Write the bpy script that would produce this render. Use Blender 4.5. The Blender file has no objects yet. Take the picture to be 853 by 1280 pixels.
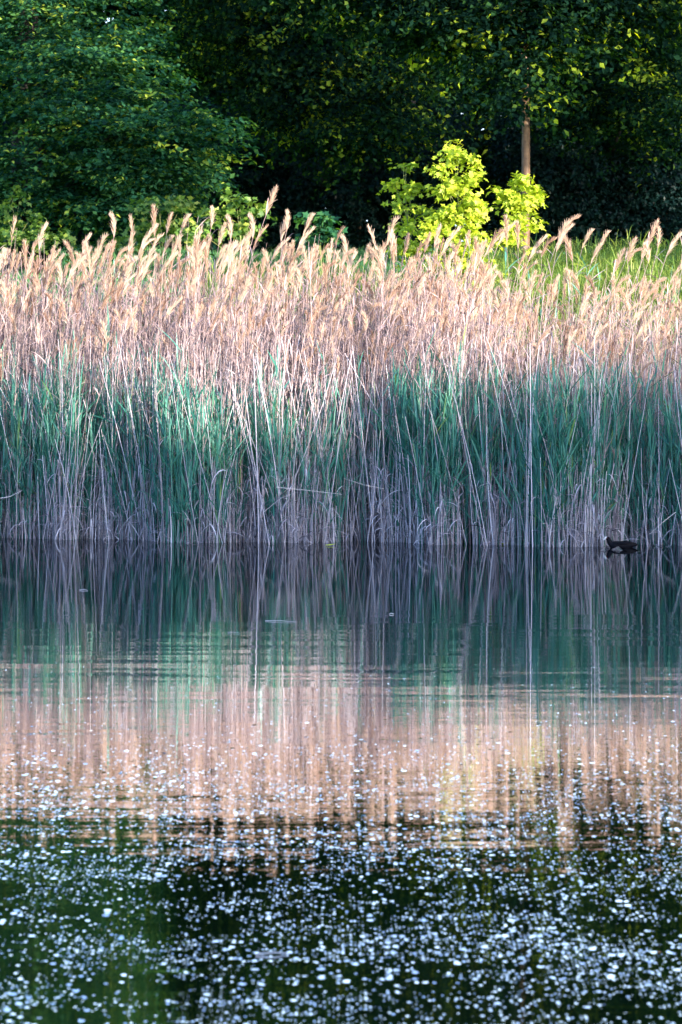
import bpy, math
import numpy as np

rng = np.random.default_rng(7)
S = bpy.context.scene
COL = S.collection
R = math.radians
F = 4800.0            # focal length in photo pixels
CH = 2.33              # camera height above the water
HY = 400.0            # horizon row in the photo


def at(px, py, d):
    """photo pixel at distance d -> world point"""
    return np.array([(px - 426.5) * d / F, d, CH + (HY - py) * d / F])


def yd(py):
    return CH * F / (py - HY)


def up(b):
    return (b[0], b[1], b[2] - 1.67 + .0427 * b[1], *b[3:])


# ------------------------------------------------------------------ helpers
def make_mesh(name, verts, faces, tint=None, smooth=False):
    """faces: list of (n,k) index arrays"""
    me = bpy.data.meshes.new(name)
    verts = np.ascontiguousarray(verts, dtype=np.float32).reshape(-1, 3)
    me.vertices.add(len(verts))
    me.vertices.foreach_set('co', verts.ravel())
    loops = np.concatenate([f.reshape(-1) for f in faces]).astype(np.int32)
    tot = np.concatenate([np.full(len(f), f.shape[1], np.int32) for f in faces])
    start = np.concatenate([[0], np.cumsum(tot)[:-1]]).astype(np.int32)
    me.loops.add(len(loops))
    me.loops.foreach_set('vertex_index', loops)
    me.polygons.add(len(tot))
    me.polygons.foreach_set('loop_start', start)
    try:
        me.polygons.foreach_set('loop_total', tot)
    except Exception:
        pass
    if smooth:
        me.polygons.foreach_set('use_smooth', np.ones(len(tot), dtype=bool))
    me.update(calc_edges=True)
    if tint is not None:
        a = me.attributes.new('tint', 'FLOAT', 'POINT')
        a.data.foreach_set('value', np.ascontiguousarray(tint, dtype=np.float32).ravel())
    return me


class Acc:
    def __init__(self):
        self.v, self.f, self.t, self.n = [], [], [], 0

    def add(self, v, faces, t):
        v = v.reshape(-1, 3)
        self.v.append(v)
        for f in faces:
            self.f.append(f + self.n)
        self.t.append(np.asarray(t, dtype=np.float32).reshape(-1))
        self.n += len(v)
        return self

    def ribbon(self, P, W, side, t):
        """P (N,K,3) W (N,K) side (N,3) t (N,) flat leaf blades"""
        N, K, _ = P.shape
        s = side[:, None, :] * W[:, :, None] * 0.5
        v = np.stack([P - s, P + s], axis=2)          # N,K,2,3
        base = (np.arange(N) * K * 2)[:, None] + (np.arange(K - 1) * 2)[None]
        q = np.stack([base, base + 1, base + 3, base + 2], -1).reshape(-1, 4)
        return self.add(v, [q], np.repeat(t, K * 2))

    def tube(self, P, Rd, t, sides=3):
        """P (N,K,3) Rd (N,K)"""
        N, K, _ = P.shape
        d = np.gradient(P, axis=1)
        d /= np.linalg.norm(d, axis=2, keepdims=True) + 1e-9
        ref = np.where(np.abs(d[..., 2:3]) > 0.9, np.array([1., 0, 0]), np.array([0, 0, 1.]))
        a = np.cross(d, ref); a /= np.linalg.norm(a, axis=2, keepdims=True) + 1e-9
        b = np.cross(d, a)
        ph = np.arange(sides) * 2 * np.pi / sides
        v = P[:, :, None, :] + Rd[:, :, None, None] * (np.cos(ph)[None, None, :, None] * a[:, :, None, :] + np.sin(ph)[None, None, :, None] * b[:, :, None, :])
        i = np.arange(N)[:, None, None] * K * sides + np.arange(K - 1)[None, :, None] * sides
        j = np.arange(sides)[None, None, :]
        j2 = (j + 1) % sides
        q = np.stack([i + j, i + j2, i + sides + j2, i + sides + j], -1).reshape(-1, 4)
        self.add(v, [q], np.repeat(t, K * sides))
        return self

    def mesh(self, name, smooth=False):
        return make_mesh(name, np.concatenate(self.v), self.f, np.concatenate(self.t), smooth)


def link(name, me, mat, parent=None):
    o = bpy.data.objects.new(name, me)
    if mat is not None and not me.materials:
        me.materials.append(mat)
    COL.objects.link(o)
    if parent is not None:
        o.parent = parent
    return o


def tag(o, label=None, cat=None, group=None, kind=None):
    if label: o['label'] = label
    if cat: o['category'] = cat
    if group: o['group'] = group
    if kind: o['kind'] = kind
    return o


def empty(name, loc):
    o = bpy.data.objects.new(name, None)
    o.location = [float(c) for c in loc]
    o.empty_display_size = 0.1
    COL.objects.link(o)
    return o


# ---------------------------------------------------------------- materials
def new_mat(name):
    m = bpy.data.materials.new(name)
    m.use_nodes = True
    nt = m.node_tree
    nt.nodes.clear()
    return m, nt, nt.nodes.new('ShaderNodeOutputMaterial')


def plant_mat(name, ramp, trans=0.35, tcol=(1, 1, 1), rough=0.6, spec=0.04, noise=None):
    m, nt, out = new_mat(name)
    N, L = nt.nodes, nt.links
    at_ = N.new('ShaderNodeAttribute'); at_.attribute_name = 'tint'
    cr = N.new('ShaderNodeValToRGB')
    el = cr.color_ramp.elements
    el[0].position, el[0].color = ramp[0][0], (*ramp[0][1], 1)
    el[1].position, el[1].color = ramp[-1][0], (*ramp[-1][1], 1)
    for p, c in ramp[1:-1]:
        e = el.new(p); e.color = (*c, 1)
    L.new(at_.outputs['Fac'], cr.inputs[0])
    col = cr.outputs[0]
    if noise:
        tc = N.new('ShaderNodeTexCoord')
        nz = N.new('ShaderNodeTexNoise'); nz.inputs['Scale'].default_value = noise
        nz.inputs['Detail'].default_value = 4
        mr = N.new('ShaderNodeMapRange')
        mr.inputs['From Min'].default_value = .3; mr.inputs['From Max'].default_value = .7
        mr.inputs['To Min'].default_value = .55; mr.inputs['To Max'].default_value = 1.35
        mx = N.new('ShaderNodeVectorMath'); mx.operation = 'SCALE'
        L.new(tc.outputs['Object'], nz.inputs['Vector'])
        L.new(nz.outputs['Fac'], mr.inputs['Value'])
        L.new(col, mx.inputs[0]); L.new(mr.outputs[0], mx.inputs['Scale'])
        col = mx.outputs[0]
    df = N.new('ShaderNodeBsdfDiffuse'); L.new(col, df.inputs['Color'])
    sh = df.outputs[0]
    if trans > 0:
        tr = N.new('ShaderNodeBsdfTranslucent')
        mc = N.new('ShaderNodeVectorMath'); mc.operation = 'MULTIPLY'
        mc.inputs[1].default_value = tcol
        L.new(col, mc.inputs[0]); L.new(mc.outputs[0], tr.inputs['Color'])
        mx = N.new('ShaderNodeMixShader'); mx.inputs[0].default_value = trans
        L.new(sh, mx.inputs[1]); L.new(tr.outputs[0], mx.inputs[2]); sh = mx.outputs[0]
    if spec > 0:
        gl = N.new('ShaderNodeBsdfGlossy'); gl.inputs['Roughness'].default_value = rough
        mx = N.new('ShaderNodeMixShader'); mx.inputs[0].default_value = spec
        L.new(sh, mx.inputs[1]); L.new(gl.outputs[0], mx.inputs[2]); sh = mx.outputs[0]
    L.new(sh, out.inputs[0])
    return m


M_dry = plant_mat('dry_reed', [(0, (.11, .075, .08)), (.3, (.28, .20, .19)), (.6, (.46, .345, .325)), (1, (.66, .54, .51))], .2, (1, .85, .75))
M_old = plant_mat('weathered_reed', [(0, (.05, .04, .055)), (.4, (.32, .29, .31)), (.75, (.58, .53, .57)), (1, (.84, .81, .84))], .15)
M_plume = plant_mat('plume', [(0, (.26, .15, .11)), (.5, (.56, .40, .29)), (1, (.82, .68, .54))], .45, (1, .85, .65), spec=0)
M_green = plant_mat('green_reed', [(0, (.018, .13, .11)), (.5, (.065, .28, .22)), (.85, (.17, .43, .32)), (1, (.20, .33, .08))], .35, (.9, 1.2, .4), rough=.45, spec=.05)
M_tree = plant_mat('dark_leaf', [(0, (.002, .008, .007)), (.5, (.006, .024, .017)), (.82, (.025, .07, .024)), (1, (.20, .28, .03))], .45, (4.0, 3.6, .4), spec=0)  # top stop puts sunlit yellow flecks into the leaf colour
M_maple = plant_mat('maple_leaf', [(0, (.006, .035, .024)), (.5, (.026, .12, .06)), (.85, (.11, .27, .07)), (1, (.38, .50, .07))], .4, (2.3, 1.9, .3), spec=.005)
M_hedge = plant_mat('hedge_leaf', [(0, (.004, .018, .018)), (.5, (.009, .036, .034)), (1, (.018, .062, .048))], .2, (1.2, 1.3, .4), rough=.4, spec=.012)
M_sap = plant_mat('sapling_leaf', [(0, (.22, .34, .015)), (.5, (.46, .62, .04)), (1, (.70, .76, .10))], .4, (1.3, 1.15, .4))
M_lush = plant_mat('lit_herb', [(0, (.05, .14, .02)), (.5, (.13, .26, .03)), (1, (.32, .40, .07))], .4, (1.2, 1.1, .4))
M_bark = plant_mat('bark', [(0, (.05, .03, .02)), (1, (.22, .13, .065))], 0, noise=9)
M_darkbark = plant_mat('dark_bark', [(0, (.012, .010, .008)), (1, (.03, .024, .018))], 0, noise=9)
M_greenstem = plant_mat('young_stem', [(0, (.10, .14, .04)), (1, (.22, .26, .08))], 0)
M_straw = plant_mat('straw', [(0, (.5, .42, .36)), (1, (.72, .66, .62))], 0)


def ground_mat():
    m, nt, out = new_mat('meadow_ground')
    N, L = nt.nodes, nt.links
    tc = N.new('ShaderNodeTexCoord')
    n1 = N.new('ShaderNodeTexNoise'); n1.inputs['Scale'].default_value = 1.6; n1.inputs['Detail'].default_value = 8
    cr = N.new('ShaderNodeValToRGB')
    cr.color_ramp.elements[0].position = .3; cr.color_ramp.elements[0].color = (.03, .085, .02, 1)
    cr.color_ramp.elements[1].position = .7; cr.color_ramp.elements[1].color = (.07, .17, .04, 1)
    sx = N.new('ShaderNodeSeparateXYZ')
    mr = N.new('ShaderNodeMapRange')
    mr.inputs['From Min'].default_value = .25; mr.inputs['From Max'].default_value = .7
    mix = N.new('ShaderNodeMixRGB'); mix.inputs[1].default_value = (.02, .016, .012, 1)
    df = N.new('ShaderNodeBsdfDiffuse')
    L.new(tc.outputs['Object'], n1.inputs['Vector']); L.new(n1.outputs['Fac'], cr.inputs[0])
    L.new(tc.outputs['Object'], sx.inputs[0]); L.new(sx.outputs['Z'], mr.inputs['Value'])
    L.new(mr.outputs[0], mix.inputs[0]); L.new(cr.outputs[0], mix.inputs[2])
    L.new(mix.outputs[0], df.inputs['Color']); L.new(df.outputs[0], out.inputs[0])
    return m


def water_mat():
    """mirror-like pond: slopes of long crested ripples, and a breeze-ruffled
    zone nearer the viewer's shore with small steep facets"""
    m, nt, out = new_mat('pond_water')
    N, L = nt.nodes, nt.links

    def math_(op, a, b=None, c=None, clamp=False):
        n = N.new('ShaderNodeMath'); n.operation = op; n.use_clamp = clamp
        for i, v in enumerate((a, b, c)):
            if v is None: continue
            if isinstance(v, (int, float)): n.inputs[i].default_value = v
            else: L.new(v, n.inputs[i])
        return n.outputs[0]

    def rng_(v, a, b, c, d, smooth=True):
        n = N.new('ShaderNodeMapRange')
        n.interpolation_type = 'SMOOTHSTEP' if smooth else 'LINEAR'
        L.new(v, n.inputs['Value'])
        for k, x in zip(('From Min', 'From Max', 'To Min', 'To Max'), (a, b, c, d)):
            n.inputs[k].default_value = x
        return n.outputs[0]

    tc = N.new('ShaderNodeTexCoord')
    P = tc.outputs['Object']
    sep = N.new('ShaderNodeSeparateXYZ'); L.new(P, sep.inputs[0])
    Y = sep.outputs['Y']

    def scaled(sx, sy, off=0):
        mp = N.new('ShaderNodeMapping')
        mp.inputs['Scale'].default_value = (sx, sy, 1)
        mp.inputs['Location'].default_value = (off, off * 1.7, off * .3)
        L.new(P, mp.inputs['Vector'])
        return mp.outputs[0]

    def noise(sx, sy, off, detail=2, rough=.5):
        n = N.new('ShaderNodeTexNoise'); n.inputs['Scale'].default_value = 1
        n.inputs['Detail'].default_value = detail; n.inputs['Roughness'].default_value = rough
        L.new(scaled(sx, sy, off), n.inputs['Vector'])
        return n.outputs['Fac']

    def signed(v, amp):
        return math_('MULTIPLY', math_('SUBTRACT', v, .5), amp)

    # amplitude of the ripples by zone (Y = distance from the near shore)
    calm = math_('ADD', rng_(Y, yd(800), yd(735), 1.0, 0.14), rng_(Y, yd(1150), yd(960), .8, 0))
    patch = rng_(noise(.25, .6, 3), .35, .7, .3, 1.2)
    amp = math_('MULTIPLY', calm, patch)
    s1 = math_('MULTIPLY', signed(noise(.75, 4.6, 11, 3), .030), math_('ADD', 1.0, math_('MULTIPLY', rng_(Y, yd(900), yd(840), 0, 1.6), rng_(Y, yd(790), yd(750), 1, 0))))
    s2 = signed(noise(2.2, 20.0, 23, 2), .030)
    s3 = signed(noise(30.0, 90.0, 31, 1), .030)
    sy = math_('ADD', math_('ADD', math_('MULTIPLY', s1, amp), math_('MULTIPLY', s2, amp)),
               math_('MULTIPLY', s3, rng_(Y, yd(830), yd(690), 1.0, .55)))
    sx = math_('MULTIPLY', signed(noise(9, 14, 47, 2), .008), rng_(Y, yd(1000), yd(700), 1.0, .45))
    # steep facets in the breeze, two sizes
    breeze = rng_(Y, yd(1060), yd(885), 1.0, 0.0)
    wob = N.new('ShaderNodeTexNoise'); wob.inputs['Scale'].default_value = 1
    wob.inputs['Detail'].default_value = 3
    L.new(scaled(14, 9, 5), wob.inputs['Vector'])
    for (ax, ay, off, dmul, r0, r1, seed, far) in ((33, 16, 0, .15, .13, .36, 71, .0), (64, 30, 9.3, .25, .13, .34, 83, .06)):
        vor = N.new('ShaderNodeTexVoronoi'); vor.voronoi_dimensions = '2D'
        vor.inputs['Scale'].default_value = 1
        wadd = N.new('ShaderNodeVectorMath'); wadd.operation = 'MULTIPLY_ADD'
        wadd.inputs[1].default_value = (.9, .9, 0)
        L.new(wob.outputs['Color'], wadd.inputs[0]); L.new(scaled(ax, ay, off), wadd.inputs[2])
        L.new(wadd.outputs[0], vor.inputs['Vector'])
        sc = N.new('ShaderNodeSeparateColor'); L.new(vor.outputs['Color'], sc.inputs[0])
        clump = math_('ADD', rng_(noise(1.9, .9, seed, 4, .65), .38, .62, -.22, .16), rng_(noise(.35, 3.2, seed + 5, 2), .35, .6, -.16, .08))
        dens = math_('ADD', math_('MULTIPLY', breeze, dmul), math_('MULTIPLY', clump, breeze))
        dens = math_('ADD', dens, rng_(Y, yd(1010), yd(800), far, -.004))
        dens = math_('ADD', dens, math_('MULTIPLY', rng_(Y, yd(1090), yd(1000), 0, .06), rng_(Y, yd(985), yd(890), 1, 0)))
        on = math_('LESS_THAN', sc.outputs[0], dens)
        rad = math_('ADD', r0, math_('MULTIPLY', math_('POWER', sc.outputs[1], 1.8), r1))
        spot = math_('LESS_THAN', vor.outputs['Distance'], rad)
        facet = math_('MULTIPLY', on, spot)
        tilt = math_('ADD', .085, math_('MULTIPLY', sc.outputs[2], .13))
        sy = math_('SUBTRACT', sy, math_('MULTIPLY', facet, tilt))
    cb = N.new('ShaderNodeCombineXYZ')
    L.new(sx, cb.inputs[0]); L.new(sy, cb.inputs[1]); cb.inputs[2].default_value = 1
    nm = N.new('ShaderNodeVectorMath'); nm.operation = 'NORMALIZE'; L.new(cb.outputs[0], nm.inputs[0])
    gl = N.new('ShaderNodeBsdfGlossy'); gl.inputs['Roughness'].default_value = .0
    gl.inputs['Color'].default_value = (.86, .88, .90, 1)
    L.new(nm.outputs[0], gl.inputs['Normal'])
    df = N.new('ShaderNodeBsdfDiffuse'); df.inputs['Color'].default_value = (.0015, .004, .004, 1)
    lw = N.new('ShaderNodeFresnel'); lw.inputs['IOR'].default_value = 2.4
    fr = math_('MULTIPLY', rng_(lw.outputs[0], .1, .6, .3, .97, False), rng_(Y, yd(880), yd(710), 1., .74))
    mx = N.new('ShaderNodeMixShader')
    L.new(fr, mx.inputs[0]); L.new(df.outputs[0], mx.inputs[1]); L.new(gl.outputs[0], mx.inputs[2])
    L.new(mx.outputs[0], out.inputs[0])
    return m


def plain_mat(name, col, rough=.5, spec=.3):
    m, nt, out = new_mat(name)
    N, L = nt.nodes, nt.links
    b = N.new('ShaderNodeBsdfPrincipled')
    tc = N.new('ShaderNodeTexCoord')
    nz = N.new('ShaderNodeTexNoise'); nz.inputs['Scale'].default_value = 40
    mr = N.new('ShaderNodeMapRange'); mr.inputs['To Min'].default_value = .7; mr.inputs['To Max'].default_value = 1.3
    sc = N.new('ShaderNodeVectorMath'); sc.operation = 'SCALE'; sc.inputs[0].default_value = col
    L.new(tc.outputs['Object'], nz.inputs['Vector']); L.new(nz.outputs['Fac'], mr.inputs['Value'])
    L.new(mr.outputs[0], sc.inputs['Scale']); L.new(sc.outputs[0], b.inputs['Base Color'])
    b.inputs['Roughness'].default_value = rough
    b.inputs['Specular IOR Level'].default_value = spec
    L.new(b.outputs[0], out.inputs[0])
    return m


# ------------------------------------------------------------------ setting
def yfront(x):
    """front edge of the reed bed"""
    return 40.15 - .19 * np.clip(x, -6, 6) + .22 * np.sin(x * 1.9 + 1) + .14 * np.sin(x * 4.7) + .05 * np.sin(x * 11.3)


def ground_z(x, y):
    x = np.asarray(x, float); y = np.asarray(y, float)
    t = np.clip((y - yfront(x) - .6) / 7.0, 0, 1)
    z = -.25 + t * t * (3 - 2 * t) * 1.15
    z = z + np.clip((y - 47) / 13, 0, 1) * 1.3 + np.clip((y - 60) / 36, 0, 1) * 2.0
    z = z + np.clip((y - 150) / 200, 0, 1) * 4
    z = z + np.where(y > 47, .05 * np.sin(x * .8) * np.sin(y * .5), 0)
    z = np.where(y < 39, -.6, z)
    # near shore behind the viewer and the banks to both sides
    z = np.where(y < 4, -.6 + np.clip((4 - y) / 6, 0, 1) * 1.8, z)
    z = np.where((np.abs(x) > 22) & (y <= 40), np.maximum(z, -.6 + np.clip((np.abs(x) - 22) / 6, 0, 1) * 1.8), z)
    return z


gx = np.unique(np.concatenate([np.linspace(-900, -60, 12), np.linspace(-60, -12, 25), np.linspace(-12, 12, 97), np.linspace(12, 60, 25), np.linspace(60, 900, 12)]))
gy = np.unique(np.concatenate([np.linspace(-300, 0, 12), np.linspace(0, 36, 19), np.linspace(36, 60, 97), np.linspace(60, 120, 61), np.linspace(120, 1500, 20)]))
XX, YY = np.meshgrid(gx, gy)
ZZ = ground_z(XX, YY)
nxg, nyg = len(gx), len(gy)
ii = (np.arange(nyg - 1)[:, None] * nxg + np.arange(nxg - 1)[None]).reshape(-1)
gme = make_mesh('ground', np.stack([XX, YY, ZZ], -1), [np.stack([ii, ii + 1, ii + nxg + 1, ii + nxg], -1)], None, True)
g = link('ground', gme, ground_mat()); tag(g, kind='structure')

wme = make_mesh('water', np.array([[-60, -10, 0], [60, -10, 0], [60, 52, 0], [-60, 52, 0]]), [np.array([[0, 1, 2, 3]])])
w = link('water', wme, water_mat()); tag(w, kind='structure')

# lawn grass
def grass_blades(n, xr, yr, hmin, hmax, wid, acc):
    x = rng.uniform(*xr, n); y = rng.uniform(*yr, n)
    h = rng.uniform(hmin, hmax, n)
    p0 = np.stack([x, y, ground_z(x, y) - .01], -1)
    a = rng.uniform(0, 2 * np.pi, n)
    lean = np.stack([np.cos(a), np.sin(a), 0 * a], -1) * (h * rng.uniform(.1, .6, n))[:, None]
    K = 3
    u = np.linspace(0, 1, K)
    P = p0[:, None] + lean[:, None] * (u ** 2)[None, :, None] + np.array([0, 0, 1.]) * (h[:, None] * u)[..., None]
    W = wid * (1 - u ** 2 * .9)[None] * np.ones((n, 1))
    b = a + np.pi / 2 + rng.uniform(-.6, .6, n)
    acc.ribbon(P, W, np.stack([np.cos(b), np.sin(b), 0 * b], -1), rng.uniform(0, 1, n))


acc = Acc()
grass_blades(90000, (-14, 14), (60, 97), .05, .16, .02, acc)
o = link('lawn_grass', acc.mesh('lawn_grass'), plant_mat('lawn_blade', [(0, (.06, .26, .10)), (1, (.18, .42, .14))], .3, (1, 1.2, .3)))
tag(o, 'short mown green grass of the lawn between reeds and hedge', 'grass', kind='stuff')


# --------------------------------------------------------------- reed makers
def noise1(x, seed, f):
    r = np.random.default_rng(seed)
    s = 0
    for k in range(6):
        s = s + np.sin(x * f * (1 + .8 * k) + r.uniform(0, 6.28)) / (1 + .5 * k)
    return s / 2.2


def stalks(n, base, h, bendmag, K=7, r0=.0055, r1=.002, wind=(.25, 0)):
    """returns polyline arrays (n,K,3) of stems"""
    a = rng.uniform(0, 2 * np.pi, n)
    mag = np.abs(rng.normal(0, 1, n)) * bendmag
    dx = np.cos(a) * mag + wind[0] * rng.uniform(0, .35, n)
    dy = np.sin(a) * mag * .6
    u = np.linspace(0, 1, K)
    lin = rng.normal(0, .035, n)
    P = np.empty((n, K, 3))
    P[..., 0] = base[:, None, 0] + (dx * h)[:, None] * (u ** 2.4)[None] + (lin * h)[:, None] * u
    P[..., 1] = base[:, None, 1] + (dy * h)[:, None] * (u ** 2.4)[None]
    P[..., 2] = base[:, None, 2] + h[:, None] * (u - .10 * (mag[:, None]) * u ** 3)
    Rd = (r0 + (r1 - r0) * u)[None] * rng.uniform(.7, 1.25, n)[:, None]
    return P, Rd


def interp(P, u):
    """P (n,K,3) at u (n,m) -> (n,m,3)"""
    K = P.shape[1]
    f = np.clip(u, 0, .9999) * (K - 1)
    i = f.astype(int); w_ = (f - i)[..., None]
    n = np.arange(P.shape[0])[:, None]
    return P[n, i] * (1 - w_) + P[n, i + 1] * w_


def blades(acc, P, m, u0, u1, length, width, up, droop, tint, K=5):
    """m leaf blades on every stem"""
    n = P.shape[0]
    u = rng.uniform(u0, u1, (n, m))
    B = interp(P, u).reshape(-1, 3)
    N = n * m
    L_ = rng.uniform(.6, 1.2, N) * length
    a = rng.uniform(0, 2 * np.pi, N)
    upv = np.clip(rng.normal(up, .16, N), .05, .99)
    hor = np.sqrt(1 - upv ** 2)
    d = np.stack([np.cos(a) * hor, np.sin(a) * hor, upv], -1)
    s = np.linspace(0, 1, K)
    dr = rng.uniform(.2, 1.4, N) * droop
    Q = B[:, None] + d[:, None] * (L_[:, None] * s)[..., None]
    Q[..., 2] -= (dr * L_)[:, None] * s ** 2.2
    W = width * rng.uniform(.6, 1.3, N)[:, None] * np.array([.45, 1, .9, .55, .06][:K])[None]
    sa = a + np.pi / 2 + rng.normal(0, .5, N)
    side = np.stack([np.cos(sa), np.sin(sa), rng.normal(0, .3, N)], -1)
    side /= np.linalg.norm(side, axis=1, keepdims=True)
    acc.ribbon(Q, W, side, np.clip(np.repeat(tint, m) + rng.normal(0, .14, N), 0, 1))


def plumes(acc, tip, axis0, m, length, width, tint, lean):
    """feathery panicles. tip (n,3): start of the plume; axis0 (n,3) direction"""
    n = len(tip)
    N = n * m
    s = rng.uniform(0, 1, (n, m)) ** .9
    # curved rachis nodding to lean
    Lp = length[:, None]
    ax = axis0[:, None] * (Lp * s)[..., None] + lean[:, None] * (Lp * s ** 2)[..., None]
    ax[..., 2] -= (np.linalg.norm(lean, axis=1)[:, None] * Lp * s ** 2.5 * .35)
    B = (tip[:, None] + ax).reshape(-1, 3)
    s_ = s.reshape(-1)
    env = np.sin(np.pi * np.clip(s_ * .75 + .2, 0, 1)) ** .8
    a = rng.uniform(0, 2 * np.pi, N)
    spread = rng.uniform(.05, .52, N)
    d = np.repeat(axis0, m, 0) + np.repeat(lean, m, 0) * 1.1
    d = d + np.stack([np.cos(a), np.sin(a), 0 * a], -1) * spread[:, None]
    d /= np.linalg.norm(d, axis=1, keepdims=True)
    bl = np.repeat(length, m) * (.16 + .26 * env) * rng.uniform(.7, 1.2, N)
    K = 4
    q = np.linspace(0, 1, K)
    Q = B[:, None] + d[:, None] * (bl[:, None] * q)[..., None]
    Q[..., 2] -= (bl * rng.uniform(.0, .28, N))[:, None] * q ** 2
    W = width * rng.uniform(.6, 1.3, N)[:, None] * np.array([.5, 1., .85, .2])[None]
    sa = rng.uniform(0, 2 * np.pi, N)
    side = np.stack([np.cos(sa), np.sin(sa) * .6, .2 * np.sin(sa * 3)], -1)
    side /= np.linalg.norm(side, axis=1, keepdims=True)
    acc.ribbon(Q, W, side, np.clip(np.repeat(tint, m) + rng.normal(0, .15, N), 0, 1))


def top_limit(x):
    """height of the general reed tops by place, m above own ground"""
    return 2.62 + .10 * noise1(x, 3, .9)


# --- mass of dry reeds
def bed_xy(n, d0, d1, power=1.0, clumpf=None):
    x = rng.uniform(-6.5, 6.5, n)
    y = yfront(x) + d0 + (d1 - d0) * rng.uniform(0, 1, n) ** power
    if clumpf is not None:
        keep = rng.uniform(0, 1, n) < clumpf(x, y)
        x, y = x[keep], y[keep]
    return x, y


# dry standing stalks
def lowclump(x, y):
    return np.clip(.58 + .6 * noise1(x, 21, 3.6), .05, 1)


acc = Acc(); accp = Acc()
x, y = bed_xy(10500, .35, 6.0, .85)
xf, yf = bed_xy(420, 0, .4)
kp = ((y - yfront(x) > 1.6) & ((x < 1.9) | (y - yfront(x) < 2.8) | (rng.uniform(0, 1, len(x)) < .5))) | ((y - yfront(x) <= 1.6) & (rng.uniform(0, 1, len(x)) < .15 + .85 * lowclump(x, y)))
x, y = x[kp], y[kp]
x = np.concatenate([x, xf]); y = np.concatenate([y, yf])
n = len(x)
base = np.stack([x, y, np.minimum(ground_z(x, y), 0.9) - .02], -1)
h = 2.56 - .30 * np.clip((x - 1.2) * 1.5, 0, 1) - .12 * np.exp(-((x + .1) / .5) ** 2) + .10 * noise1(x, 3, .9) + rng.normal(-.05, .29, n) - np.maximum(base[:, 2], 0) * .96
P, Rd = stalks(n, base, h, .055, r0=.0045, r1=.0018)
t = np.clip(rng.normal(.55, .2, n), 0, 1)
acc.tube(P, Rd, t)
blades(acc, P, 6, .35, .97, .30, .011, .78, .5, t - .05)
o = link('dry_reeds', acc.mesh('dry_reeds'), M_dry)
tag(o, 'dense mass of pinkish dry reed stalks and leaves filling the reed bed', 'reeds', kind='stuff')
sel = rng.uniform(0, 1, n) < .17
T = P[sel, -1]; A_ = P[sel, -1] - P[sel, -2]; A_ /= np.linalg.norm(A_, axis=1, keepdims=True)
ns = len(T)
ln = np.stack([rng.normal(.10, .33, ns), rng.normal(0, .2, ns), np.zeros(ns)], -1)
plumes(accp, T - A_ * .05, A_, 70, rng.uniform(.18, .30, ns), .0052, rng.uniform(.15, .85, ns), ln)
o = link('reed_plumes', accp.mesh('reed_plumes'), M_plume)
tag(o, 'countless small feathery seed heads topping the dry reed mass', 'reed heads', kind='stuff')

# weathered low stalks, stubble and leaning dead canes at the waterline
acc = Acc()





x, y = bed_xy(8500, -.08, 1.1, 1.5, lowclump)
n = len(x)
base = np.stack([x, y, np.full(n, -.12)], -1)
h = rng.uniform(.3, 1.0, n) ** 1.6 * .95 + .12
P, Rd = stalks(n, base, h, .07, K=5, r0=.0048, r1=.003, wind=(.05, 0))
t = np.clip(rng.normal(.5, .24, n), 0, 1)
acc.tube(P, Rd, t)
blades(acc, P, 3, .15, 1., .20, .012, .35, .9, t)
x, y = bed_xy(1500, -.06, .9, 1.0)
xs, ys = bed_xy(70, -.45, -.05, .6)
x = np.concatenate([x, xs]); y = np.concatenate([y, ys])
n = len(x)
base = np.stack([x, y, np.full(n, -.1)], -1)
P, Rd = stalks(n, base, rng.uniform(.9, 2.3, n), .06, K=5, r0=.0048, r1=.0025, wind=(0, 0))
lean = rng.normal(0, .13, n)
P[..., 0] += lean[:, None] * (P[..., 2] - base[:, None, 2])
t = np.clip(rng.normal(.7, .2, n), 0, 1)
acc.tube(P, Rd, t)
o = link('weathered_reeds', acc.mesh('weathered_reeds'), M_old)
tag(o, 'grey violet bleached reed stubble and leaning canes crowding the waterline', 'reeds', kind='stuff')

# green young reeds
acc = Acc()


def greenclump(x, y):
    return np.clip(.62 + .55 * noise1(x, 5, 1.7) + .2 * noise1(y, 8, 3.), .10, 1)


x, y = bed_xy(9000, -.03, 1.7, 1.1, greenclump)
n = len(x)
base = np.stack([x, y, np.maximum(ground_z(x, y), -.12)], -1)
h = (1.42 + .16 * noise1(x, 31, 1.3)) * rng.normal(.96, .19, n).clip(.4, 1.5)
P, Rd = stalks(n, base, h, .04, K=6, r0=.005, r1=.002, wind=(0, 0))
t = np.clip(rng.normal(.45, .2, n), 0, .93)
acc.tube(P, Rd, t)
blades(acc, P, 9, .18, 1.0, .42, .017, .93, .20, t)
x, y = bed_xy(500, 3, 6.3, 1.)
n = len(x)
base = np.stack([x, y, ground_z(x, y)], -1)
h = rng.uniform(1.2, 2.3, n)
P, Rd = stalks(n, base, h, .05, K=6, r0=.005, r1=.002)
t = rng.uniform(.75, 1, n)
acc.tube(P, Rd, t)
blades(acc, P, 5, .3, 1.0, .4, .02, .85, .4, t)
o = link('green_reeds', acc.mesh('green_reeds'), M_green)
tag(o, 'fresh green young reed blades growing through the lower dry stalks', 'reeds', kind='stuff')

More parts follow.
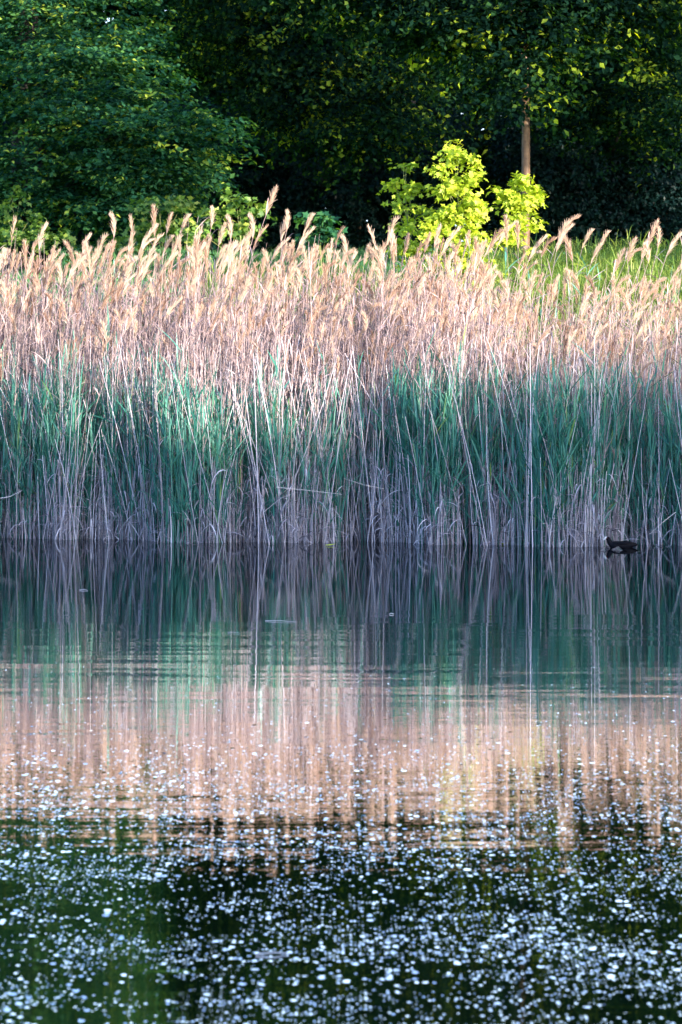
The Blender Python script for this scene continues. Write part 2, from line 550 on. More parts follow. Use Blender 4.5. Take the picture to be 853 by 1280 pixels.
# --- individually built plumed reeds (stem > leaves, plume)
protos = []
for k in range(16):
    hgt = 3.0
    b = np.zeros((1, 3))
    P, Rd = stalks(1, b, np.array([hgt]), .05, K=9, r0=.0050, r1=.002, wind=(.3, 0))
    a = Acc(); a.tube(P, Rd, np.array([.6]), sides=5)
    ms = a.mesh('reed_stem')
    a = Acc(); blades(a, P, 6, .5, .98, .30, .016, .8, .55, np.array([.55]))
    ml = a.mesh('reed_leaves')
    A_ = P[:, -1] - P[:, -2]; A_ /= np.linalg.norm(A_)
    lx = [-.45, .35, .04, .22, -.2, .7, 0., .12][k % 8] * (1 if k < 8 else .8)
    a = Acc(); plumes(a, P[:, -1] - A_ * .08, A_, 170, np.array([rng.uniform(.22, .36)]), .0042, np.array([rng.uniform(.35, .9)]), np.array([[lx, rng.normal(0, .15), 0]]))
    mp = a.mesh('plume')
    tipz = P[0, -1]
    protos.append((ms, ml, mp, tipz))


def place_reed(px, py, d, k, label, group):
    """tip of the plume at photo place"""
    tip = at(px, py, d)
    ms, ml, mp, tz = protos[k]
    gz = max(float(ground_z(tip[0], tip[1])), -.15) - .02
    sc_ = (tip[2] - gz) / (tz[2] + .22)
    o = empty('reed', (tip[0] - tz[0] * sc_, tip[1] - tz[1] * sc_, gz))
    o.scale = (1, 1, sc_)
    tag(o, label, 'reed', group)
    link('stem', ms, M_dry, o); link('leaves', ml, M_dry, o); link('plume', mp, M_plume, o)
    return o


G = 'plumed reeds standing above the reed bed'
hand = [
    (340, 236, 45, 6, 'tallest reed plume of all, rising beside the lit yellow green shrub'),
    (268, 252, 44.5, 4, 'pale plumed reed crossing the left half of the lit yellow green shrub'),
    (150, 262, 44, 0, 'slender pale plumed reed rising apart against the dark maple foliage'),
    (47, 278, 43.5, 1, 'second tall plumed reed from the left edge of the bed'),
    (90, 305, 43, 5, 'low plumed reed between the second tall one and the slender one under the maple'),
    (8, 304, 43, 4, 'plumed reed nearest the left edge of the bed'),
    (192, 262, 44, 2, 'tall plumed reed just right of the slender one under the maple'),
    (228, 263, 44, 3, 'plumed reed touching the left edge of the lit yellow green shrub'),
    (706, 260, 44, 5, 'longest plumed reed swept to the right before the dark hedge'),
    (748, 284, 44, 3, 'small leaning plumed reed midway between the swept one and the close pair'),
    (812, 278, 43.5, 6, 'left reed of the close pair of plumes near the right edge'),
    (824, 278, 43.5, 4, 'right reed of the close pair of plumes near the right edge'),
    (437, 290, 43, 0, 'small fluffy reed head standing alone before the lawn strip'),
    (411, 305, 43, 4, 'low reed plume just left of the small fluffy one before the lawn'),
    (383, 262, 44, 3, 'plumed reed standing in front of the bluish green shrub'),
]
for i, (px, py, d, k, lb) in enumerate(hand):
    place_reed(px, py, d, k, lb, G)
more = [(20, 312), (32, 326), (60, 330), (72, 318), (104, 292), (118, 300), (131, 296), (144, 300), (158, 318), (172, 300), (183, 282), (204, 290),
        (214, 296), (238, 288), (247, 300), (258, 290), (276, 280), (284, 300), (297, 268), (309, 286), (322, 262), (333, 296), (350, 270), (360, 258), (368, 284),
        (392, 310), (402, 320), (455, 296), (468, 306), (486, 280), (497, 292), (508, 282), (520, 300), (533, 284), (545, 272), (556, 290), (571, 300),
        (583, 284), (598, 290), (612, 284), (622, 276), (636, 268), (648, 284), (662, 298), (676, 292), (688, 286), (697, 276), (716, 296), (728, 284),
        (740, 302), (762, 308), (774, 296), (786, 302), (798, 290), (806, 298), (836, 292), (846, 304)]
L1 = 'feathery dry reed among the crowded heads at the top of the bed'
for i, (px, py) in enumerate(more):
    place_reed(px + rng.uniform(-3, 3), py + rng.uniform(-4, 6), rng.uniform(42.5, 45.5), int(rng.integers(16)), L1, G)
for i in range(225):
    px = rng.uniform(-20, 873)
    place_reed(px, (300 if px < 600 else 335) + 100 * rng.uniform(0, 1) ** 1.3, rng.uniform(40.8, 45.5), int(rng.integers(16)), L1, G)


# --------------------------------------------------------------------- trees
def leaf_cloud(acc, C, Nrm, size, tint, shape='diamond', aspect=.62):
    """C (n,3) leaf base, Nrm (n,3) leaf normal"""
    n = len(C)
    r = rng.normal(0, 1, (n, 3))
    d = np.cross(Nrm, r); d /= np.linalg.norm(d, axis=1, keepdims=True) + 1e-9
    s = np.cross(Nrm, d)
    sz = size * rng.uniform(.65, 1.3, n)
    if shape == 'diamond':
        L_ = np.array([[0, 0, 0], [.55, .5 * aspect, .10], [1, 0, -.06], [.55, -.5 * aspect, .10]])
        faces = [np.array([[0, 1, 2], [0, 2, 3]])]
    else:
        L_ = np.array([[0, 0, 0], [.05, .30, .03], [.30, .22, .06], [.50, .52, .02], [.62, .20, .05], [1, 0, -.12],
                       [.62, -.20, .05], [.50, -.52, .02], [.30, -.22, .06], [.05, -.30, .03], [.45, 0, 0]])
        faces = [np.array([[10, 0, 1], [10, 1, 2], [10, 2, 3], [10, 3, 4], [10, 4, 5], [10, 5, 6], [10, 6, 7], [10, 7, 8], [10, 8, 9], [10, 9, 0]])]
    v = C[:, None] + sz[:, None, None] * (L_[None, :, 0:1] * d[:, None] + L_[None, :, 1:2] * s[:, None] + L_[None, :, 2:3] * Nrm[:, None])
    k = len(L_)
    f = (np.arange(n)[:, None, None] * k + faces[0][None]).reshape(-1, 3)
    acc.add(v, [f], np.repeat(tint, k))


def crown_mesh(name, blobs, ncl, per, size, spray=.55, flat=.35, shell=.55, updir=.6, shape='diamond', gap=.0):
    """blobs: list of (cx,cy,cz,rx,ry,rz). leaf sprays through their volume"""
    acc = Acc()
    vol = np.array([b[3] * b[4] * b[5] for b in blobs]) ** .75
    pick = rng.choice(len(blobs), ncl, p=vol / vol.sum())
    B = np.array(blobs)[pick]
    d = rng.normal(0, 1, (ncl, 3)); d /= np.linalg.norm(d, axis=1, keepdims=True)
    rr = shell + (1.08 - shell) * rng.uniform(0, 1, ncl) ** .7
    C = B[:, :3] + d * B[:, 3:6] * rr[:, None]
    # sprays: flattened discs sagging outward
    m = per
    a = rng.uniform(0, 2 * np.pi, (ncl, m)); q = np.sqrt(rng.uniform(0, 1, (ncl, m)))
    out = d.copy(); out[:, 2] *= .3; out /= np.linalg.norm(out, axis=1, keepdims=True) + 1e-9
    sd = np.cross(out, [0, 0, 1.]); sd /= np.linalg.norm(sd, axis=1, keepdims=True) + 1e-9
    sp = spray * rng.uniform(.6, 1.35, ncl)
    u = (np.cos(a) * q * 1.25 * sp[:, None]); v = (np.sin(a) * q * .8 * sp[:, None])
    zz = rng.normal(0, 1, (ncl, m)) * flat * sp[:, None] * .35 - .35 * np.maximum(u, 0) ** 2 / sp[:, None]
    P = C[:, None] + out[:, None] * u[..., None] + sd[:, None] * v[..., None]
    P[..., 2] += zz
    N_ = rng.normal(0, .45, (ncl, m, 3)) + out[:, None] * .35
    N_[..., 2] += updir
    N_ /= np.linalg.norm(N_, axis=2, keepdims=True)
    t = np.clip(rng.normal(.42, .24, ncl)[:, None] + rng.normal(0, .16, (ncl, m)), 0, 1)
    leaf_cloud(acc, P.reshape(-1, 3), N_.reshape(-1, 3), size, t.reshape(-1), shape)
    return acc.mesh(name)


def trunk_mesh(base, height, r, targets, lean=(0, 0), st0=.1):
    acc = Acc()
    K = 9
    u = np.linspace(0, 1, K)
    P = np.zeros((1, K, 3))
    P[0, :, 0] = base[0] + lean[0] * u + .05 * np.sin(u * 5)
    P[0, :, 1] = base[1] + lean[1] * u
    P[0, :, 2] = base[2] - .1 + height * u
    Rd = (r * (1 - .75 * u) + r * .5 * np.exp(-u * 25))[None]
    acc.tube(P, Rd, np.array([.6]), sides=12)
    for tg in targets:
        st = max(st0, float(np.clip((tg[2] - rng.uniform(.8, 2.2)) / height, .12, .9)))
        s = P[0, int(st * (K - 1))]
        q = np.linspace(0, 1, 6)[:, None]
        L_ = s + (np.array(tg) - s) * q
        L_[:, 2] += np.sin(q[:, 0] * np.pi) * .4
        rr = r * .45 * (1 - .85 * q[:, 0])
        acc.tube(L_[None], rr[None], np.array([.4]), sides=6)
    return acc.mesh('trunk', True)


def tree(name, base, height, r, blobs, ncl, per, size, mat, label, cat, group=None, lean=(0, 0), st0=.1, bark=None, **kw):
    o = empty(name, base)
    base = np.array(base, float)
    rel = [(b[0] - base[0], b[1] - base[1], b[2] - base[2], b[3], b[4], b[5]) for b in blobs]
    link('crown', crown_mesh('crown', rel, ncl, per, size, **kw), mat, o)
    tg = [(b[0] * .9, b[1] * .9, b[2]) for b in rel]
    link('trunk', trunk_mesh((0, 0, 0), height, r, tg, lean, st0), bark or M_darkbark, o)
    tag(o, label, cat, group)
    return o


def B(px, py, d, rx, rz, ry=None):
    p = at(px, py, d)
    return (p[0], p[1], p[2], rx, ry or rx, rz)


def gbase(x, y):
    return (x, y, float(ground_z(x, y)))


GT = 'large trees behind the lawn'
# left maple with layered hanging boughs
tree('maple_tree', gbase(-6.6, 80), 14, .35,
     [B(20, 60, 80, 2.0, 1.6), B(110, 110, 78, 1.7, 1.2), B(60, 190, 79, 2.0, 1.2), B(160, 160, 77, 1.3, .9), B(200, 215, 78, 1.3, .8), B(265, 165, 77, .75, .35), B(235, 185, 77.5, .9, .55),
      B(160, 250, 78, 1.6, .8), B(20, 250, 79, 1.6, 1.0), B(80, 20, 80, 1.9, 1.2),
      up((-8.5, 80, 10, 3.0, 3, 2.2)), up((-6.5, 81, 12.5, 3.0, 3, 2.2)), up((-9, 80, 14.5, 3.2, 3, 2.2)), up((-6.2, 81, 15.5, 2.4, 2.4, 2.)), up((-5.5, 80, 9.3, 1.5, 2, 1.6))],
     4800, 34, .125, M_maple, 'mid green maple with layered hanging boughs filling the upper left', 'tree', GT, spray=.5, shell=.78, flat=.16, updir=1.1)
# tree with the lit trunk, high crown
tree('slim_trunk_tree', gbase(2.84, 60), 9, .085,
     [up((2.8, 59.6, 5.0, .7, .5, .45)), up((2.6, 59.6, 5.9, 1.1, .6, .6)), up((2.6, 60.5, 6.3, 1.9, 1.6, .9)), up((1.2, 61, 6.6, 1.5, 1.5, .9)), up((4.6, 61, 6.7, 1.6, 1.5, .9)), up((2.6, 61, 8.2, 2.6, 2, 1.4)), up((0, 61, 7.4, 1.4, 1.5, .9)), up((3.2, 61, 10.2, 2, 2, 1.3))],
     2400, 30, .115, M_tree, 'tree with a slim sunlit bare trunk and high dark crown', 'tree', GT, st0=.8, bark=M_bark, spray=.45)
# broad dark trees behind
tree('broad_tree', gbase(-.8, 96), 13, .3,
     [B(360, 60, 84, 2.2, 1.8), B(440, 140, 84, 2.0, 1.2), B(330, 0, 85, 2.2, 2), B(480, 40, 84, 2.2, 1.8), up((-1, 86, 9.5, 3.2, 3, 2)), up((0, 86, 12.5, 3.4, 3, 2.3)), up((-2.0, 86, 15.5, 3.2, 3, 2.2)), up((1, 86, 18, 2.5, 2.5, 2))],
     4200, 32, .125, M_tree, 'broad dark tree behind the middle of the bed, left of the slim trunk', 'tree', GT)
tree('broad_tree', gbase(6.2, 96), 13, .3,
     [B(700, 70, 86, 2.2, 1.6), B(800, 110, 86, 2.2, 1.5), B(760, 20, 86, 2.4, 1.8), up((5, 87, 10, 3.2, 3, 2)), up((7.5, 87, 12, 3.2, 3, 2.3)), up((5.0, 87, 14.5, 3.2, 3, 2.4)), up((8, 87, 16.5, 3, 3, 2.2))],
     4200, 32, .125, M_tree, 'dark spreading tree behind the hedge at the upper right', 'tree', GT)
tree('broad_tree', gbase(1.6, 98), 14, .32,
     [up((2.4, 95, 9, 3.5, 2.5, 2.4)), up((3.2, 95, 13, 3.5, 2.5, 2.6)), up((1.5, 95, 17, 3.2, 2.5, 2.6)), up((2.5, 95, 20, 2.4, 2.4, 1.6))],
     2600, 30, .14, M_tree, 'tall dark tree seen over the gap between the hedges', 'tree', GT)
# hedges
def hedge(x0, x1, y, z1, n, label, depth=1.4):
    c = gbase((x0 + x1) / 2, y)
    o = empty('hedge', c)
    bl = []
    xx = x0
    while xx < x1:
        rz_ = rng.uniform(.8, 1.3)
        zz_ = c[2] + .8
        while zz_ < z1:
            bl.append((xx - c[0] + rng.uniform(-.2, .2), rng.uniform(-.4, .4), zz_ - c[2], .95, depth, .85))
            zz_ += 1.0
        xx += 1.05
    link('foliage', crown_mesh('foliage', bl, n, 26, .10, spray=.32, flat=.8, shell=.75, updir=.3), M_hedge, o)
    acc = Acc()
    for q in np.arange(x0, x1, 1.1):
        b0 = np.array([q - c[0], 0, -.1])
        P = b0 + np.linspace(0, 1, 5)[:, None] * np.array([rng.uniform(-.3, .3), 0, z1 - c[2] - .6])
        acc.tube(P[None], np.array([[.07, .06, .05, .035, .02]]), np.array([.3]), sides=6)
    link('stems', acc.mesh('stems'), M_bark, o)
    tag(o, label, 'hedge', 'dark hedges along the far side of the lawn')


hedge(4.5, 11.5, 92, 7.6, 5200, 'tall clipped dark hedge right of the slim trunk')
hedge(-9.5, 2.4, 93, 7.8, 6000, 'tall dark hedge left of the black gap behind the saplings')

# deep wood behind
bl = []
for xx in np.arange(-17, 18, 3.2):
    for zz in np.arange(5.0, 31, 3.2):
        bl.append((xx + rng.uniform(-1, 1), 104 + rng.uniform(-2, 2), zz, 2.6, 2, 2.2))
        bl.append((xx + 1.6, 111 + rng.uniform(-1, 1), zz + 1.6, 2.6, 2, 2.2))
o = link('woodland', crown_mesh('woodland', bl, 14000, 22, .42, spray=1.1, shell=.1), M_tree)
tag(o, 'deep dark wood closing the view behind the trees', 'woodland', kind='stuff')

# ---- saplings (lobed leaves, sunlit)
def sapling(name, x_px, top_py, d, blobs, n, per, size, label, mat=M_sap, cat='sapling', group='sunlit young maples behind the reeds'):
    p = at(x_px, top_py, d)
    base = gbase(p[0], d)
    o = empty(name, base)
    rel = [(b[0] - base[0], b[1] - base[1], b[2] - base[2], b[3] * .78, b[4] * .78, b[5] * .85) for b in blobs]
    link('leaves', crown_mesh('leaves', rel, n, per, size, spray=.15, flat=.4, shell=.3, updir=.7, shape='lobed'), mat, o)
    acc = Acc()
    H = p[2] - base[2] - .1
    q = np.linspace(0, 1, 8)
    P = np.stack([.06 * np.sin(q * 4), 0 * q, H * q - .03], -1)
    acc.tube(P[None], (.018 * (1 - q * .75))[None], np.array([.5]), sides=6)
    for b in rel:
        s = P[max(1, int(np.clip((b[2] - .35) / H, .1, .9) * 7))]
        L_ = s + (np.array(b[:3]) - s) * np.linspace(0, 1, 5)[:, None]
        acc.tube(L_[None], np.linspace(.008, .003, 5)[None], np.array([.6]), sides=4)
    link('stem', acc.mesh('stem'), M_greenstem, o)
    tag(o, label, cat, group)


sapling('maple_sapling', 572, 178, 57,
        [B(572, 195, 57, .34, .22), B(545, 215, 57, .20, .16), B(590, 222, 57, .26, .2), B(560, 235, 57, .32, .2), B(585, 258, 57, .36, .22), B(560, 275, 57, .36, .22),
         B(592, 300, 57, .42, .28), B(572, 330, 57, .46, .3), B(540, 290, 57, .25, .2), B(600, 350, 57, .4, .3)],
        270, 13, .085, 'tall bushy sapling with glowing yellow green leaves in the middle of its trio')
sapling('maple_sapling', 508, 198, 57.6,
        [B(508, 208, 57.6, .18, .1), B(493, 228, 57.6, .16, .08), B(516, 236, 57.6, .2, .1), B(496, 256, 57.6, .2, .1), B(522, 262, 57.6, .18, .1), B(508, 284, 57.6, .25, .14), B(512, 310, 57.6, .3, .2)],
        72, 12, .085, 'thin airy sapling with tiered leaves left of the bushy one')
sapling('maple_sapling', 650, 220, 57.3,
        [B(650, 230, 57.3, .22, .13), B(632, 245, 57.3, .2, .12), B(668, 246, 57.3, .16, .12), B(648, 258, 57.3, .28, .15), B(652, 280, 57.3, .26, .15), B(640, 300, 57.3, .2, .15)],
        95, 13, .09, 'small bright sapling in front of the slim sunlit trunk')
GS = 'shrubs behind the reeds'
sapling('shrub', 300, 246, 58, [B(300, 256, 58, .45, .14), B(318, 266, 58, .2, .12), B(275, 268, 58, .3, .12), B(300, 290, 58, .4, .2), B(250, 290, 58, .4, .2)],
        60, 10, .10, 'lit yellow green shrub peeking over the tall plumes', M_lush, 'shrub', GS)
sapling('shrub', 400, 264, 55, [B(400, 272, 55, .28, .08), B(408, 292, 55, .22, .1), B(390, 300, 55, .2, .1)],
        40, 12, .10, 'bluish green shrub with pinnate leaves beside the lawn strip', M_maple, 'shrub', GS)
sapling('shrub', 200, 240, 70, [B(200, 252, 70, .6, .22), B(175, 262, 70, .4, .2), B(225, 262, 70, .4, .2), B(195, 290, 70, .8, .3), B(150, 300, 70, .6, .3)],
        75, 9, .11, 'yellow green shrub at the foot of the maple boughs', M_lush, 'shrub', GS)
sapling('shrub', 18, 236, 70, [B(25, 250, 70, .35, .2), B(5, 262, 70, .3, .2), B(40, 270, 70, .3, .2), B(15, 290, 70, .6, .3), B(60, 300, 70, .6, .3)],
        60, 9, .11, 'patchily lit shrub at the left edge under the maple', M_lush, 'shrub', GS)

# tall lit herbs between bed and lawn
acc = Acc()
for (xa, xb, n, ha, hb, ya, yb) in ((-6, 6.5, 2600, .5, 1.0, 47.5, 53), (2.1, 8, 7000, .8, 1.35, 55, 63), (-2.2, 1.5, 1500, .5, 1.0, 56, 62), (-3.5, -1.2, 500, .7, 1.2, 49, 52)):
    x = rng.uniform(xa, xb, n); y = rng.uniform(ya, yb, n)
    base = np.stack([x, y, ground_z(x, y) - .02], -1)
    h = rng.uniform(ha, hb, n)
    P, Rd = stalks(n, base, h, .12, K=5, r0=.004, r1=.0015)
    t = np.clip(rng.normal(.6, .2, n), 0, 1)
    acc.tube(P, Rd, t)
    blades(acc, P, 6, .1, 1., .4, .015, .8, .7, t)
o = link('tall_grass', acc.mesh('tall_grass'), M_lush)
tag(o, 'sunlit yellow green sedge and herbs between the reeds and lawn', 'grass', kind='stuff')

# pale flower umbels on the right
for (px, py, s_) in ((655, 312, 1.0), (672, 318, .8), (768, 330, .8)):
    p = at(px, py, 50)
    b = gbase(p[0], 50)
    o = empty('umbel_flower', b)
    acc = Acc()
    H = p[2] - b[2]
    q = np.linspace(0, 1, 5)
    acc.tube(np.stack([.03 * q ** 2, 0 * q, H * q - .02], -1)[None], (.004 - .002 * q)[None], np.array([.5]), sides=5)
    for k in range(10):
        a_ = k * .628
        e = np.array([.03 + .07 * s_ * np.cos(a_), .07 * s_ * np.sin(a_), H + .035])
        acc.tube((np.array([.03, 0, H - .03]) + (e - np.array([.03, 0, H - .03])) * np.linspace(0, 1, 3)[:, None])[None], np.full((1, 3), .0015), np.array([.5]), sides=3)
    link('stem', acc.mesh('stem'), M_greenstem, o)
    acc = Acc()
    A2, R2 = np.meshgrid(np.linspace(0, 2 * np.pi, 33)[:-1], np.linspace(.02, 1, 9))
    X2 = .03 + .06 * s_ * R2 * np.cos(A2) * (1 + .12 * np.sin(A2 * 7)); Y2 = .06 * s_ * R2 * np.sin(A2)
    Z2 = H + .05 - .03 * R2 ** 2 + rng.uniform(-.012, .012, R2.shape)
    i2 = (np.arange(8)[:, None] * 32 + np.arange(32)[None]).reshape(-1)
    j2 = (np.arange(8)[:, None] * 32 + (np.arange(32)[None] + 1) % 32).reshape(-1)
    acc.add(np.stack([X2, Y2, Z2], -1), [np.stack([i2, j2, j2 + 32, i2 + 32], -1)], rng.uniform(0, 1, 288))
    link('flower_head', acc.mesh('flower_head'), M_plume, o)
    tag(o, {655: 'larger of two pale flower umbels behind the reeds near the trunk', 672: 'smaller of two pale flower umbels behind the reeds near the trunk',
            768: 'single pale flower umbel before the lawn on the right'}[px], 'flower', 'pale umbels in the tall grass')

# --------------------------------------------- broken canes and floating bits
def cane(name, pts, r, label, cat, mat, group=None):
    pts = np.array(pts, float)
    o = empty(name, pts[0])
    k = np.linspace(0, len(pts) - 1, 12)
    i = np.minimum(k.astype(int), len(pts) - 2)
    P = pts[i] + (pts[i + 1] - pts[i]) * (k - i)[:, None] - pts[0]
    acc = Acc().tube(P[None], np.linspace(r, r * .5, 12)[None], np.array([.8]), sides=6)
    ob = link(name, acc.mesh(name, True), mat)
    COL.objects.unlink(o); bpy.data.objects.remove(o)
    ob.location = [float(c) for c in pts[0]]
    tag(ob, label, cat, group)
    return ob


GB = 'broken canes at the waterline'
cane('broken_cane', [at(346, 609, 39.9), at(385, 613, 39.8), at(428, 618, 39.75)], .004, 'pale broken cane lying nearly level across the middle of the stems', 'cane', M_straw, GB)
cane('broken_cane', [at(330, 640, 39.95), at(352, 622, 39.85), at(372, 615, 39.8)], .003, 'short slanting cane under the level broken one', 'cane', M_straw, GB)
cane('broken_cane', [at(-8, 624, 40.9), at(12, 621, 40.85), at(28, 613, 40.8)], .006, 'broken cane bent across stems at the far left', 'cane', M_straw, GB)
cane('broken_cane', [at(480, 611, 39.9), at(455, 606, 39.8), at(430, 598, 39.8)], .003, 'thin broken cane slanting right of the level one', 'cane', M_straw, GB)
cane('broken_cane', [at(845, 640, 39.2), at(826, 655, 39.15), at(812, 668, 39.15)], .003, 'leaning pale cane behind the swimming coot', 'cane', M_straw, GB)


def float_at(px, py):
    return at(px, py, CH * F / (py - HY))


GF = 'straws floating on the pond'
for (xa, ya, xb, yb, r, lb) in ((332, 776.5, 372, 778, .003, 'long pale straw floating in the green reflection'),
                                (320, 1194, 362, 1193, .0035, 'white straw floating among the glints near the bottom'),
                                (285, 791, 300, 792, .002, 'short straw floating below the long pale one'),
                                (100, 738, 110, 738.5, .004, 'tiny straw floating in the dark reflection on the left'),
                                (487, 768, 493, 768, .004, 'tiny straw floating just right of the middle')):
    a_, b_ = float_at(xa, ya), float_at(xb, yb)
    a_[2] = b_[2] = .004
    m_ = (a_ + b_) / 2; m_[2] = .008
    cane('floating_straw', [a_, m_, b_], r, lb, 'straw', M_straw, GF)
for (px, py, lb) in ((413, 682.5, 'yellow green leaf floating at the waterline in the middle'), (303, 676, 'yellow leaf floating at the waterline under the broken cane'),
                     (630, 681, 'leaf floating at the waterline left of the coot')):
    p = float_at(px, py); p[2] = .006
    acc = Acc()
    q = np.linspace(0, 1, 6)
    P = np.stack([(q - .5) * .11, .02 * q, .004 + .012 * q ** 2], -1)
    acc.ribbon(P[None], (.05 * np.sin(np.pi * (q * .9 + .07)))[None], np.array([[0, 1., .2]]), np.array([.8]))
    o = link('floating_leaf', acc.mesh('floating_leaf'), M_sap); o.location = [float(c) for c in p]
    tag(o, lb, 'leaf', 'leaves floating at the waterline')

# ------------------------------------------------------------------- coot
def skin_mesh(name, pts, edges, radii, sub=2, root=0):
    me = bpy.data.meshes.new(name + '_src')
    me.from_pydata(pts, edges, [])
    o = bpy.data.objects.new(name + '_src', me); COL.objects.link(o)
    md = o.modifiers.new('s', 'SKIN'); md.use_smooth_shade = True
    for i, r in enumerate(radii):
        v = me.skin_vertices[0].data[i]
        v.radius = r; v.use_root = (i == root)
    s = o.modifiers.new('u', 'SUBSURF'); s.levels = sub; s.render_levels = sub
    dg = bpy.context.evaluated_depsgraph_get()
    m2 = bpy.data.meshes.new_from_object(o.evaluated_get(dg)); m2.name = name
    bpy.data.objects.remove(o)
    return m2


M_swell, _nt, _out = new_mat('swell_water')
_g = _nt.nodes.new('ShaderNodeBsdfGlossy'); _g.inputs['Roughness'].default_value = .03; _g.inputs['Color'].default_value = (.8, .82, .85, 1)
_nt.links.new(_g.outputs[0], _out.inputs[0])
cp = float_at(777, 684.5)
coot = empty('coot', (cp[0], cp[1], -.016))
M_coot = plain_mat('coot_feathers', (.005, .005, .007), .6, .1)
M_bill = plain_mat('coot_bill', (.85, .83, .80), .4)
M_eye = plain_mat('coot_eye', (.25, .02, .01), .15)
pts = [(.175, 0, .045), (.135, 0, .05), (.06, 0, .038), (-.03, 0, .036), (-.09, 0, .040), (-.118, 0, .065), (-.128, 0, .092), (-.137, 0, .110), (-.158, 0, .106)]
rad = [(.016, .006), (.040, .024), (.062, .050), (.062, .050), (.046, .042), (.030, .030), (.025, .027), (.027, .027), (.018, .017)]
bm_ = skin_mesh('coot_body', pts, [(i, i + 1) for i in range(len(pts) - 1)], rad, 3, 3)
link('body', bm_, M_coot, coot)
P = np.array([[(-.150, 0, .126), (-.163, 0, .116), (-.176, 0, .102), (-.190, 0, .092)]])
link('bill', Acc().tube(P, np.array([[.007, .011, .009, .002]]), np.array([.5]), sides=8).mesh('bill', True), M_bill, coot)
import bmesh
for s_ in (-1, 1):
    b_ = bmesh.new(); bmesh.ops.create_uvsphere(b_, u_segments=12, v_segments=8, radius=.0042)
    me = bpy.data.meshes.new('eye'); b_.to_mesh(me); b_.free()
    e = link('eye', me, M_eye, coot); e.location = (-.148, s_ * .019, .112)
for s_ in (-1, 1):
    q = np.linspace(0, 1, 7)
    P = np.stack([-.07 + .22 * q, s_ * (.050 - .035 * q ** 2 + .012 * np.sin(q * 3.14)), .058 + .008 * np.sin(q * 3)], -1)
    W = .055 * np.sin(np.pi * (q * .85 + .1))
    link('wing', Acc().tube(P[None], (W * .32)[None], np.array([.5]), sides=8).mesh('wing', True), M_coot, coot)
tag(coot, 'small black coot with white bill swimming left along the reed edge', 'bird')

# low swells pushed up round the coot
for (px, py, w_, l_) in ((771, 687, .17, .45), (755, 688, .07, .3), (818, 683.5, .13, .4), (836, 684, .07, .3)):
    p = float_at(px, py)
    q = np.linspace(-1, 1, 17)
    U, V = np.meshgrid(q, q)
    rr_ = np.clip(1 - U ** 2 - V ** 2, 0, 1)
    Z = .028 * (1 + .3 * np.sin(U * 6)) * rr_ ** 2 - .001
    i_ = (np.arange(16)[:, None] * 17 + np.arange(16)[None]).reshape(-1)
    me = make_mesh('water_swell', np.stack([U * w_ / 2, V * l_ / 2, Z], -1), [np.stack([i_, i_ + 1, i_ + 18, i_ + 17], -1)], None, True)
    o = link('water_swell', me, M_swell); o.location = (float(p[0]), float(p[1]), .001)
    tag(o, kind='structure')

# -------------------------------------------- shade-giving trees off the frame
SE = 9.0                      # sun elevation
def pq(p, q):
    s = .70710678
    return (p * s + q * s, p * s - q * s)


def wood(p0, p1, q, z0, z1, n, size, label, ragged=1.2, ncl_r=1.5, step=1.8, per=22, spray=.8, seed=1):
    global rng
    rng = np.random.default_rng(seed)
    bl = []
    for p in np.arange(p0, p1, step):
        top = z1 + rng.uniform(-ragged, ragged) + (-.4 * np.clip((p - 25) / 6, 0, 1) + .35 * np.clip((27.5 - p) / 2, 0, 1) if q > 0 else 0)
        for z in np.arange(z0 + ncl_r, top, 1.8):
            X, Y = pq(p + rng.uniform(-.5, .5), q + rng.uniform(-1.5, 1.5))
            bl.append((X, Y, min(z, top - ncl_r * .7), ncl_r, ncl_r, ncl_r * .9))
    o = link('offframe_shade_woodland', crown_mesh('offframe_shade_woodland', bl, n, per, size, spray=spray, shell=.1), M_tree)
    tag(o, label, 'woodland', kind='stuff')


wood(2, 36.6, 12, .3, 8.3, 7000, .32, 'low wood on the near side bank shading the foot of the reeds', ragged=.2, ncl_r=1.1, seed=3)
wood(37.0, 47, -14, 12.2, 23, 95, .33, 'unseen high crowns added to shade the top of the slim tree', ragged=1.0, per=80, spray=1.0)  # trunkless crowns added out of view to keep the slim tree's crown dark
wood(46.5, 84, -16, 2, 20.6, 950, .36, 'side wood shading the hedges', ragged=1.2, ncl_r=2.0, step=2.6, per=80, spray=1.05)

# ------------------------------------------------------------ light, camera
wd = bpy.data.worlds.new('World'); S.world = wd; wd.use_nodes = True
nt = wd.node_tree; nt.nodes.clear()
sky = nt.nodes.new('ShaderNodeTexSky'); sky.sky_type = 'NISHITA'; sky.sun_disc = False
sky.sun_elevation = R(SE); sky.sun_rotation = R(135)
sky.air_density = 1.0; sky.dust_density = 2.0; sky.ozone_density = 2.0
bg = nt.nodes.new('ShaderNodeBackground'); bg.inputs['Strength'].default_value = .15
wo = nt.nodes.new('ShaderNodeOutputWorld')
tint = nt.nodes.new('ShaderNodeVectorMath'); tint.operation = 'MULTIPLY'; tint.inputs[1].default_value = (.88, 1.0, 1.36)
nt.links.new(sky.outputs[0], tint.inputs[0]); # unseen cloud banks added low opposite the sun to brighten the water glints
W, WL = nt.nodes, nt.links
tcw = W.new('ShaderNodeTexCoord')
mpw = W.new('ShaderNodeMapping'); mpw.inputs['Scale'].default_value = (1.0, 1.0, 4.0)
cn = W.new('ShaderNodeTexNoise'); cn.inputs['Scale'].default_value = 3.2; cn.inputs['Detail'].default_value = 7
WL.new(tcw.outputs['Generated'], mpw.inputs[0]); WL.new(mpw.outputs[0], cn.inputs['Vector'])
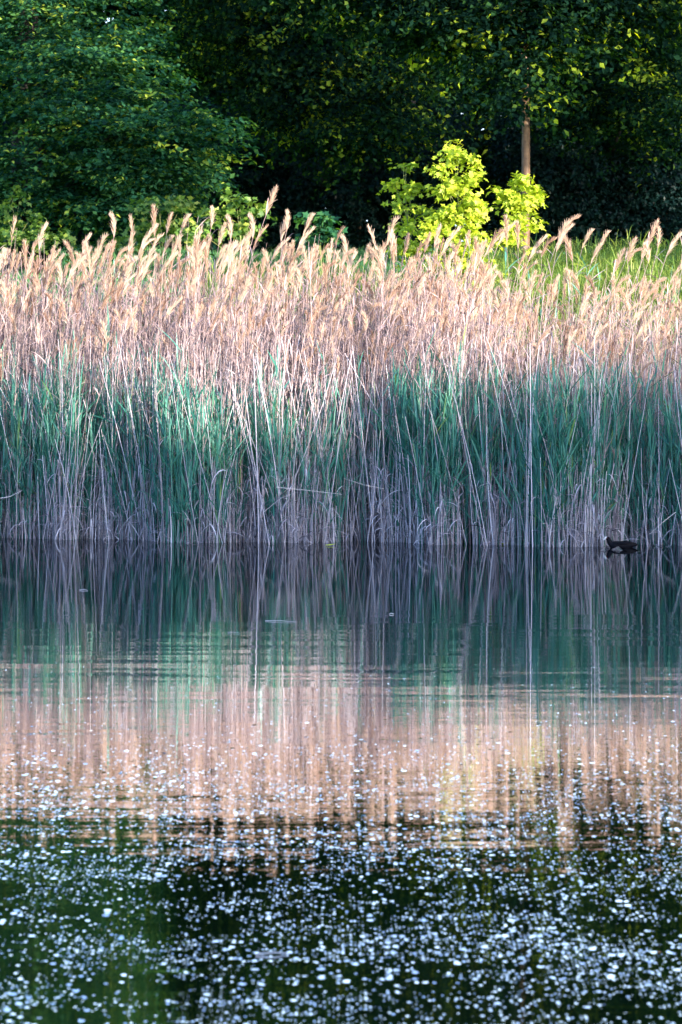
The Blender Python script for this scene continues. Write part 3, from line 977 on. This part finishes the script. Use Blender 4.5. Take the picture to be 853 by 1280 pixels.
def wmr(v, a, b, c, d):
    n = W.new('ShaderNodeMapRange'); n.interpolation_type = 'SMOOTHSTEP'
    for k, x in zip(('From Min', 'From Max', 'To Min', 'To Max'), (a, b, c, d)): n.inputs[k].default_value = x
    WL.new(v, n.inputs['Value']); return n.outputs[0]
def wm(op, a, b):
    n = W.new('ShaderNodeMath'); n.operation = op; WL.new(a, n.inputs[0]); WL.new(b, n.inputs[1]); return n.outputs[0]
sw = W.new('ShaderNodeSeparateXYZ'); WL.new(tcw.outputs['Generated'], sw.inputs[0])
mk = wm('MULTIPLY', wm('MULTIPLY', wmr(sw.outputs['Y'], .35, .8, 0, 1), wmr(sw.outputs['Z'], .46, .62, 1, 0)), wmr(cn.outputs['Fac'], .36, .56, .15, 1))
cm = W.new('ShaderNodeMixRGB'); cm.inputs[2].default_value = (3.6, 4.9, 6.4, 1)
WL.new(mk, cm.inputs[0]); WL.new(tint.outputs[0], cm.inputs[1])
WL.new(cm.outputs[0], bg.inputs[0]); nt.links.new(bg.outputs[0], wo.inputs[0])

sl = bpy.data.lights.new('sun', 'SUN'); sl.energy = 3.5; sl.angle = R(.5); sl.color = (1, .85, .73)
so = bpy.data.objects.new('sun', sl); COL.objects.link(so)
from mathutils import Vector
sd = Vector((math.cos(R(SE)) * .7071, -math.cos(R(SE)) * .7071, math.sin(R(SE))))
so.rotation_euler = sd.to_track_quat('Z', 'Y').to_euler()
so.location = (30, -30, 30)

cam = bpy.data.cameras.new('camera'); co = bpy.data.objects.new('camera', cam); COL.objects.link(co)
co.location = (0, 0, CH); co.rotation_euler = (R(90), 0, 0)
cam.sensor_fit = 'VERTICAL'; cam.sensor_height = 36; cam.lens = 36 * F / 1280
cam.shift_y = -(640 - HY) / 1280
cam.clip_end = 3000; cam.clip_start = .5
cam.dof.use_dof = True; cam.dof.focus_distance = 40.5; cam.dof.aperture_fstop = 7.5
S.camera = co

S.view_settings.view_transform = 'Standard'; S.view_settings.look = 'None'
S.view_settings.exposure = 2.25; S.view_settings.gamma = 1
S.view_settings.use_curve_mapping = False
S.render.engine = 'CYCLES'
S.cycles.max_bounces = 6; S.cycles.diffuse_bounces = 3; S.cycles.glossy_bounces = 3; S.cycles.transmission_bounces = 3
S.cycles.use_denoising = True
S.cycles.sample_clamp_indirect = 8
